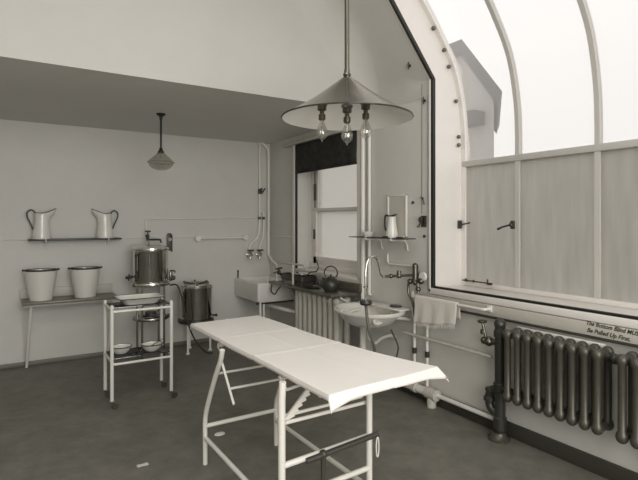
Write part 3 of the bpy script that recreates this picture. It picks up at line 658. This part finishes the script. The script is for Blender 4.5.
# mixer tap with swinging arm
A = thing('mixer_tap', 'dark brass mixer tap with a gooseneck arm above the washbasin', 'tap', (2.93, 3.10, .9))
ty = 3.10
MB().cyl((2.905, ty, .985), .024, .13, bev=.004).ball((2.905, ty, 1.12), .026).ball((2.905, ty, .985), .028).lathe([(0, 0), (.03, 0), (.028, .012), (.016, .016), (.015, .06), (0, .06)], (2.905, ty, 1.045), 20, 'x').tube([(2.905, ty + .05, .99), (2.905, ty - .06, 1.0)], .018).ball((2.905, ty - .07, 1.0), .026).ball((2.90, ty + .06, .985), .024).build('body', 'brass', A)
MB().lathe([(0, 0), (.035, 0), (.038, .02), (.02, .035), (0, .036)], (2.90, ty - .085, 1.04), 20, 'x').build('lever_cap', 'enamel', A)
MB().tube([(2.905, ty - .03, .98), (2.905, ty - .035, .90)], .014).ball((2.905, ty - .035, .93), .022).tube(smooth_path([(2.905, ty + .06, .985), (2.905, ty + .085, .955), (2.905, ty + .08, .88), (2.915, ty + .04, .80), (2.93, ty + .035, .70)]), .011).build('union', 'brass', A)
MB().tube([(2.905, ty, 1.045), (2.60, 3.13, 1.048)], .011).ball((2.74, 3.116, 1.048), .024).ball((2.66, 3.124, 1.048), .019).lathe([(0, -.03), (.018, -.03), (.018, .03), (0, .03)], (2.74, 3.116, 1.058), 16).build('swing_joint', 'brass', A)
MB().tube(smooth_path([(2.64, 3.127, 1.048), (2.575, 3.133, 1.055), (2.555, 3.136, 1.11), (2.535, 3.138, 1.18), (2.49, 3.143, 1.215), (2.44, 3.147, 1.185), (2.42, 3.15, 1.10), (2.42, 3.15, .98), (2.42, 3.15, .86)]), .0105).build('gooseneck', 'nickel', A)
MB().tube([(2.40, 3.15, .975), (2.44, 3.15, .975)], .006).build('guide', 'iron', A)
MB().lathe([(0, .83), (.042, .83), (.050, .845), (.044, .868), (0, .868)], (2.42, 3.15, 0), 16).build('clamp', 'iron', A)
MB().tube(smooth_path([(2.42, 3.15, .834), (2.405, 3.12, .78), (2.40, 3.10, .70), (2.41, 3.09, .62), (2.44, 3.09, .55), (2.47, 3.10, .48), (2.48, 3.12, .40), (2.47, 3.12, .30)]), .012).build('rubber_tube', 'grub', A, label='grey rubber tube')
MB().tube(smooth_path([(2.69, 3.16, .60), (2.72, 3.11, .48), (2.71, 3.10, .42), (2.69, 3.10, .36), (2.69, 3.10, .30)]), .007).build('drain_hose', 'rubber', Wb)
tag(MB().tube([(2.95, 3.51, 1.20), (2.95, 3.51, 1.14)] + arc((2.95, 3.48, 1.14), .03, 0, -PI / 2, 4, 'yz') + [(2.95, 3.30, 1.11), (2.94, 3.13, 1.115), (2.93, 3.12, 1.11)], .009).build('feed_pipe', 'wpipe'), 'thin white L shaped pipe on the wall above the gooseneck arm', 'pipe')
for (y, lab) in ((3.135, 'left of two pale vertical pipes with dark couplings under the towel'), (2.985, 'right of two pale vertical pipes with dark couplings under the towel')):
    q = thing('riser_pipe', lab, 'pipe', (2.93, y, .1), 'riser pipes under the towel')
    MB().tube([(2.93, y, .10), (2.93, y, .68), (2.93, y + .02, .74), (2.93, y + .02, .90 if y > 3 else .80)], .0125).build('pipe_run', 'wpipe', q)
    MB().cyl((2.93, y, .375), .02, .05, bev=.003).build('coupling', 'iron', q)
tag(MB().tube([(2.90, 3.24, .537), (2.90, 2.32, .537)], .012).build('low_rail', 'cream'), 'pale horizontal pipe along the right wall from washbasin to radiator valve', 'pipe')
# floor pipe with tee
fp = thing('heating_pipe', 'thick pale heating pipe low along the right wall with a tee', 'pipe', (2.89, 3.4, 0))
MB().tube([(2.895, 4.6, .105), (2.895, 2.88, .105)], .034).build('main_pipe', 'wpipe', fp)
MB().tube([(2.895, 2.95, .105), (2.895, 2.84, .105)], .046).tube([(2.895, 2.90, .13), (2.895, 2.90, .0)], .038).build('tee_fitting', 'cream', fp)
MB().tube([(2.895, 3.12, .105), (2.895, 3.07, .105)], .042).build('pipe_collar', 'cream', fp)
MB().tube([(2.905, 2.85, .105), (2.905, 2.25, .105)], .017).build('branch_pipe', 'wpipe', fp)

# towel rail and towel
tr = tag(MB().tube(smooth_path([(2.952, 3.12, .867), (2.885, 3.115, .867), (2.88, 3.05, .867), (2.88, 2.7, .867), (2.88, 2.44, .867), (2.885, 2.37, .867), (2.944, 2.365, .867)]), .011).box((2.93, 2.345, .845), (2.9445, 2.385, .89), .003).build('towel_rail', 'enamel'), 'white towel rail fixed to the board below the bay window', 'rail')
tw = MB(); rings = []
n = 40
def towel(u, v):          # u along rail, v from front hem over the rail to the back hem
    y = 3.06 - u * .45
    if v < .45: t = v / .45; x = 2.858 - .012 * (1 - t); hz_ = .650 + .065 * u + .006 * math.sin(u * 9); z = hz_ + (.869 - hz_) * t
    elif v > .55: t = (1 - v) / .45; x = 2.902 + .006 * (1 - t); z = .755 + .115 * t
    else: a = PI * (v - .45) / .1; x = 2.88 - .021 * math.cos(a); z = .869 + .016 * math.sin(a)
    x += .006 * math.sin(u * 19) * (1 - min(1, v / .45)) if v < .5 else 0
    return (x, y - .012 * (1 - v) * math.sin(v * 5), z)
tw.loft([[towel(i / n, v / 24) for i in range(n + 1)] for v in range(25)], close=False)
TW = thing('towel', 'white fringed hand towel hanging over the towel rail', 'towel', (2.88, 2.85, .71))
tw.build('cloth', 'towel', TW, solid=.006)
fr = MB()
for i in range(56):
    u = (i + .5) / 56; p = Vector(towel(u, 0)); fr.tube([p, p + Vector((random.uniform(-.003, .003), random.uniform(-.006, .006), -.012)), p + Vector((random.uniform(-.006, .004), random.uniform(-.01, .01), -.026 - random.random() * .008))], [.0025, .002, .001], 5)
fr.build('fringe', 'towel', TW)

# fittings on the pier between sash and bay window
tag(MB().tube([(2.966, 3.085, 2.66), (2.966, 3.085, 1.56)], .0022, 6).build('blind_cord', 'grub'), 'thin blind cord hanging on the wall left of the bay window', 'cord')
def cleat(x, y, z, label, rot=0):
    T = tag(MB().box((x - .012, y - .012, z - .012), (x, y + .012, z + .012), .003).tube([(x - .015, y, z - .03), (x - .022, y, z), (x - .015, y, z + .03)], .005).build('cord_cleat', 'iron'), label, 'cleat', 'blind cord cleats on the plaster')
cleat(2.855, 3.11, 2.80, 'small dark cleat on the sloping plaster, topmost left of the bay window')
cleat(2.968, 3.05, 2.51, 'small dark cleat high on the wall beside the black channel')
tag(MB().tube(smooth_path([(2.967, 3.07, 1.69), (2.93, 3.06, 1.70), (2.925, 3.03, 1.68), (2.93, 3.025, 1.65), (2.95, 3.04, 1.64)]), .005).ball((2.96, 3.07, 1.69), .010).build('cord_hook', 'iron'), 'dark curled hook on the wall above the cord winder', 'hook')
wd = thing('cord_winder', 'dark metal blind cord winder on the wall beside the bay window', 'winder', (2.95, 3.05, 1.44))
MB().box((2.945, 3.03, 1.45), (2.9695, 3.075, 1.545), .004).build('back_plate', 'iron', wd)
MB().lathe([(0, 0), (.026, 0), (.026, -.006), (.012, -.008), (.012, -.018), (.026, -.02), (.026, -.026), (0, -.026)], (2.945, 3.052, 1.51), 20, 'x').tube([(2.93, 3.052, 1.51), (2.925, 3.075, 1.46)], .006).ball((2.918, 3.078, 1.455), .011).build('reel', 'brass', wd)
def peg(y, z, label): tag(MB().lathe([(0, 0), (.012, -.004), (.013, -.012), (.007, -.018), (0, -.019)], (2.969, y, z), 16, 'x').build('wall_peg', 'iron'), label, 'peg')
peg(3.05, 1.372, 'round dark peg on the wall below the cord winder')
peg(3.19, 1.66, 'round dark peg on the wall beside the mirror')
# ------------------------------------------------------------------ big radiators
ysA = [2.105 - .0735 * i for i in range(9)]
RA = radiator('radiator', 'dark bronze column radiator under the bay window with the valve pipe', 2.765, ysA, .305, .785, .028, .165, 'bronze', 'bronze radiators under the bay window')
ysB = [1.385 - .0735 * i for i in range(9)]
RB = radiator('radiator', 'second dark bronze radiator at the right edge below the painted notice', 2.765, ysB, .305, .785, .028, .165, 'bronze', 'bronze radiators under the bay window')
MB().tube([(2.848, 1.50, .735), (2.848, 1.42, .735)], .020).ball((2.848, 1.45, .735), .03).build('connecting_nipple', 'iron', RA)
V = thing('valve_assembly', 'black iron upright pipe with wheel valve at the left end of the radiator', 'valve', (2.86, 2.19, 0))
MB().tube([(2.865, 2.185, .02), (2.865, 2.185, .79)], .036).ball((2.865, 2.185, .79), .040).tube([(2.865, 2.185, .74), (2.848, 2.085, .735)], .026).tube([(2.865, 2.185, .36), (2.848, 2.085, .355)], .026).cyl((2.865, 2.185, .33), .045, .06, bev=.006).cyl((2.865, 2.185, .70), .042, .05, bev=.006).build('upright', 'iron', V)
MB().cyl((2.865, 2.185, .06), .044, .10, bev=.008).tube(smooth_path([(2.865, 2.20, .33), (2.86, 2.25, .32), (2.86, 2.27, .27), (2.86, 2.26, .20), (2.865, 2.20, .16)]), .030).cyl((2.86, 2.268, .24), .042, .035, bev=.006).cyl((2.86, 2.262, .31), .036, .025, bev=.006).build('elbow', 'iron', V)
MB().lathe([(0, 0), (.075, 0), (.075, .012), (.055, .024), (.045, .05), (0, .05)], (2.86, 2.19, 0), 32).build('floor_flange', 'bronze', V)
MB().tube([(2.865, 2.185, .66), (2.855, 2.30, .655)], .022).ball((2.855, 2.27, .657), .034).ball((2.855, 2.31, .655), .026).tube([(2.855, 2.29, .66), (2.855, 2.325, .775)], .010).cyl((2.855, 2.322, .70), .018, .03).build('valve_body', 'brass', V)
MB().lathe([(0, 0), (.030, 0), (.034, .008), (.030, .016), (0, .016)], (2.855, 2.328, .778), 20).build('hand_wheel', 'iron', V)

V.location.y += .035
# ------------------------------------------------------------------ trolley
TX0, TX1, TY0, TY1 = .70, 1.17, 4.21, 4.53
Tr = thing('instrument_trolley', 'tall white tubular trolley with two glass shelves and castors', 'trolley', ((TX0 + TX1) / 2, (TY0 + TY1) / 2, 0))
for x in (TX0, TX1):
    for y in (TY0, TY1):
        lg = MB().tube([(x, y, .065), (x, y, .815)], .0145, 14).ball((x, y, .815), .0148).build('leg', 'enamel', Tr)
        cs = MB().tube([(x, y, .075), (x, y, .05)], .009).lathe([(0, -.009), (.021, -.009), (.025, -.005), (.025, .005), (.021, .009), (0, .009)], (x + .024, y - .004, .0255), 20, 'y')
        cs.tube([(x, y - .018, .062), (x + .024, y - .018, .026)], .004, 8).tube([(x, y + .011, .062), (x + .024, y + .011, .026)], .004, 8).tube([(x, y - .018, .062), (x, y + .011, .062)], .006, 8).build('castor', 'brass', Tr)
for z in (.775, .355):
    MB().tube([(TX0, TY0, z), (TX1, TY0, z)], .0105).tube([(TX1, TY1, z), (TX0, TY1, z)], .0105).tube([(TX0, TY0, z + .018), (TX0, TY1, z + .018)], .0105).tube([(TX1, TY0, z + .018), (TX1, TY1, z + .018)], .0105).build('shelf_rail', 'enamel', Tr)
for z in (.800, .392):
    MB().box((TX0 + .004, TY0 - .006 + .024, z - .004), (TX1 - .004, TY1 - .018, z + .004), .001).build('glass_shelf_plate', 'dark_glass', Tr)
ty_ = MB(); tcx, tcy, tz = .945, 4.37, .8045
def rr(a, b, z, r=.05): return rrect(tcx - a, tcx + a, tcy - b, tcy + b, r, z, 6)
ty_.loft([rr(.130, .10, tz + .001), rr(.138, .108, tz + .008), rr(.168, .13, tz + .048), rr(.187, .145, tz + .055), rr(.189, .147, tz + .058), rr(.173, .134, tz + .056), rr(.138, .108, tz + .018), rr(.125, .09, tz + .013)], True, True, True)
Ty = thing('enamel_tray', 'deep white enamel tray on the top shelf of the trolley', 'tray', (tcx, tcy, tz))
ty_.build('body', 'enamel', Ty)
MB().tube(rr(.188, .146, tz + .057) + [rr(.188, .146, tz + .057)[0]], .0035, 8).build('rim', 'rim', Ty)
def bowl(x, y, z, r, label):
    T = thing('enamel_bowl', label, 'bowl', (x, y, z), 'enamel bowls on the trolley')
    MB().lathe([(0, .004), (r * .5, .004), (r * .55, 0), (r * .62, .006), (r * .85, .028), (r, .055), (r * .96, .056), (r * .8, .03), (r * .5, .012), (0, .010)], (x, y, z), 36).build('body', 'enamel', T)
    MB().lathe([(r * .97, .054), (r + .002, .053), (r + .004, .057), (r * .98, .060), (r * .97, .054)], (x, y, z), 36).build('rim', 'rim', T)
    return T
bowl(.80, 4.39, .3965, .085, 'white enamel bowl at the left of the lower trolley shelf')
bw = bowl(1.04, 4.34, .3965, .088, 'white enamel bowl with a spoon at the right of the lower trolley shelf')
tag(MB().tube([(1.01, 4.34, .417), (1.07, 4.35, .448), (1.135, 4.36, .478)], [.010, .004, .004], 8).build('metal_spoon', 'brass'), 'dark spoon leaning out of the right bowl on the trolley', 'spoon')

# ------------------------------------------------------------------ examination table
TB = thing('examination_table', 'white chipped tubular steel examination table in the middle of the room', 'table', (1.28, 2.45, 0))
xl, xr, yn, yf = 1.03, 1.52, 1.95, 2.96
def leg(pts): MB().tube(smooth_path(pts, 5), .0145, 14).build('leg', 'frame', TB)
for x in (xl, xr): leg([(x, yf, 0), (x, yf, .14), (x, yf, .26), (x, yf - .035, .36), (x, yf - .175, .58), (x, yf - .262, .70), (x, yf - .29, .768)])
MB().tube([(xl, yn, 0), (xl, yn, .70), (xl + .004, yn, .785)], .0165, 14).build('leg', 'frame', TB)
MB().tube([(xr, yn, 0), (xr, yn, .765)], .0155, 14).build('leg', 'frame', TB)
MB().tube([(xl, yf, .235), (xr, yf, .235)], .013).build('cross_bar', 'frame', TB)
MB().tube([(xl, yn, .255), (xr, yn, .275)], .013).build('cross_bar', 'frame', TB)
MB().tube([(xl, yn, .41), (xr, yn, .435)], .014).build('cross_bar', 'frame', TB)
MB().tube([(xl, yf, .165), (xl, yn, .175)], .013).build('side_rail', 'frame', TB)
MB().tube([(xr, yf, .165), (xr, yn, .175)], .013).build('side_rail', 'frame', TB)
MB().tube([(xl, yf - .20, .61), (xr, yf - .20, .61)], .0075).build('hinge_bar', 'frame', TB)
MB().tube([(xl + .01, yf - .36, .565), (xr - .01, yf - .36, .565)], .0075).build('hinge_bar', 'frame', TB)
for x in (xl + .012, xr - .012): MB().tube([(x, yf - .25, .69), (x, yf - .43, .50)], .0075).build('prop_strut', 'frame', TB)
MB().tube([(xl, yn + .03, .585), (xr, yn + .03, .59)], .009).tube([(xl, yn + .06, .605), (xr, yn + .06, .61)], .008).build('tie_bar', 'frame', TB)
rk = MB()
a, b = Vector((xl + .035, yn + .045, .58)), Vector((xl + .20, yn + .05, .745)); d = (b - a).normalized(); nn = Vector((d.z, 0, -d.x))
outl = []
for i in range(9):
    p = a + (b - a) * i / 8; outl += [p + nn * .010, p + (b - a) / 8 * .85 + nn * .024]
outl += [b - nn * .010, a - nn * .010]
rk.prism([(v.x, v.z) for v in outl], 'y', yn + .04, yn + .052)
rk.build('ratchet', 'frame', TB, smooth=False)
MB().tube([(xl + .06, yn + .14, .765), (xl + .09, yn + .12, .70), (xl + .26, yn + .12, .72)], .008).build('ratchet_link', 'frame', TB)
MB().box((1.13, 1.74, .762), (1.15, 3.24, .774), .003).box((1.475, 1.74, .762), (1.495, 3.24, .774), .003).box((1.10, 1.74, .762), (1.495, 1.76, .774), .003).box((1.10, 3.22, .762), (1.495, 3.24, .774), .003).build('top_frame', 'frame', TB)
MB().box((1.11, 1.70, .774), (1.55, 3.28, .7965), .006).build('top_board', 'cream', TB)
# dark foot-rest bar with chain link
MB().tube([(xl + .115, yn - .022, .412), (xr + .035, yn - .022, .442)], .0135).tube([(xl + .205, yn - .022, .418), (xl + .205, yn - .022, .09)], .012).ball((xl + .205, yn - .022, .422), .02).build('foot_rest_bar', 'darkbar', TB, label='dark iron foot rest bar')
lk = [(xr + .012, yn - .040 + .0, .445 - .048 + .048 * math.cos(t)) for t in []]
lk = [(xr + .014 + .008 * math.sin(t), yn - .048, .392 + .048 * math.cos(t)) for t in [2 * PI * i / 20 for i in range(21)]]
MB().tube(lk, .0035, 8).build('chain_link', 'enamel', TB)
MB().tube(smooth_path([(xl + .12, yf + .01, .765), (xl + .09, yf + .02, .72), (xl + .10, yf + .01, .68), (xl + .11, yf, .63)]), .005).box((xl + .09, yf - .01, .71), (xl + .115, yf + .02, .76), .003).build('head_catch', 'frame', TB)
for (x, y) in ((xr - .005, yn + .0),):
    MB().box((x - .03, y - .02, .735), (x + .03, y + .02, .765), .004).ball((x - .035, y - .01, .74), .014).build('hinge_bracket', 'brass', TB)

# sheet: flat on the board with a hanging near hem and flared corners
def topxy(s, t):
    # s 0..1 from the left long side to the right, t 0..1 from far end to near end
    A_, C_, B_, D_ = Vector((1.05, 3.30)), Vector((1.56, 3.33)), Vector((1.71, 1.70)), Vector((1.088, 1.655))
    # right side pulled out only near the corner
    e = C_ + (Vector((1.635, 1.70)) - C_) * t
    e.x += .098 * max(0, (t - .55) / .45) ** 1.8
    l = A_ + (D_ - A_) * t
    return l + (e - l) * s
def sheet(s, t):           # s,t may run outside 0..1 : the overhang
    ss, tt = min(max(s, 0), 1), min(max(t, 0), 1)
    p = topxy(ss, tt); z = .803
    z += .0022 * math.sin(ss * 7 + tt * 3) * math.sin(tt * 11)
    for c0 in (.30, .585): z += .0045 * math.exp(-((tt - c0 - .02 * ss) / .006) ** 2)
    z += .003 * math.exp(-((ss - .52) / .02) ** 2)
    x, y = p.x, p.y
    if t > 1:
        k = (t - 1) / .02; h = .038 + .006 * abs(ss - .45) + (.022 * max(0, (ss - .86) / .14)) + .014 * max(0, (.16 - ss) / .16)
        y -= .010 * k + .012 * k * k * max(0, (.2 - ss) / .2) ; z -= h * k
        x += .06 * k * max(0, (ss - .80) / .20)
        x += .012 * k * math.sin(ss * 13) * .3
    if s < 0:
        k = -s / .02; x -= .004 * k; z -= .022 * k * (1 if t <= 1 else .6)
    if s > 1:
        k = (s - 1) / .02; x += .012 * k; z -= (.03 + .03 * max(0, tt - .9) * 10) * k * (1 if t <= 1 else .4)
    if t < 0:
        k = -t / .02; y += .006 * k; z -= .022 * k
    return (x, y, z)
sv = [-.02, -.01] + [i / 36 for i in range(37)] + [1.01, 1.02]
tv = [-.02, -.01] + [i / 120 for i in range(121)] + [1.005, 1.01, 1.015, 1.02]
tag(MB().loft([[sheet(s, t) for s in sv] for t in tv], close=False).build('table_sheet', 'sheet', solid=.004), 'creased white cotton sheet covering the examination table', 'sheet')
tag(MB().loft([[(.70 + .035 * math.cos(a), 3.15 + .018 * math.sin(a) + .006 * math.sin(3 * a), z) for a in [2 * PI * i / 16 for i in range(16)]] for z in (.001, .004)], True, True, True).build('paper_scrap', 'enamel'), 'tiny white scrap of paper lying on the open floor', 'scrap')
tag(MB().lathe([(0, .012), (.022, .012), (.035, .008), (.04, .001), (0, .001)], (1.26, 3.32, 0), 20, sy=.7).build('floor_pedal', 'enamel'), 'small pale flat item on the floor behind the table leg', 'pedal')

# ------------------------------------------------------------------ light
wld = bpy.data.worlds.new('World'); S.world = wld; wld.use_nodes = True
bg = wld.node_tree.nodes['Background']; bg.inputs[0].default_value = (1, .965, .945, 1); bg.inputs[1].default_value = 1.02
def area(name, loc, rot, sx_, sy_, power, col=(1, .975, .945)):
    l = bpy.data.lights.new(name, 'AREA'); l.shape = 'RECTANGLE'; l.size = sx_; l.size_y = sy_; l.energy = power; l.color = col
    o = bpy.data.objects.new(name, l); C.objects.link(o); o.location = loc; o.rotation_euler = rot; return o
area('added_front_light', (.7, YF - .05, 1.95), (PI / 2, 0, 0), 3.1, 3.0, 122)      # unseen fill light added in a wall opening behind the camera
area('added_ceiling_light', (.2, .9, ZC + .14), (0, 0, 0), 2.0, 2.0, 28)                  # unseen top light added above an unglazed ceiling opening
# ------------------------------------------------------------------ camera
cam = bpy.data.cameras.new('camera'); co = bpy.data.objects.new('camera', cam); C.objects.link(co); S.camera = co
th = math.atan(311 / 495)
co.location = (0, 0, 1.5); co.rotation_euler = (PI / 2, 0, -th)
cam.sensor_width = 36; cam.sensor_fit = 'HORIZONTAL'; cam.lens = 495 / 638 * 36
cam.shift_y = -19 / 638; cam.clip_start = .02; cam.clip_end = 200
vs = S.view_settings; vs.view_transform = 'Standard'; vs.look = 'None'; vs.gamma = 1; vs.exposure = 0.2; vs.use_curve_mapping = False
S.cycles.max_bounces = 10; S.cycles.diffuse_bounces = 6; S.cycles.transparent_max_bounces = 16
S.cycles.use_denoising = True
S.cycles.caustics_reflective = False; S.cycles.caustics_refractive = False
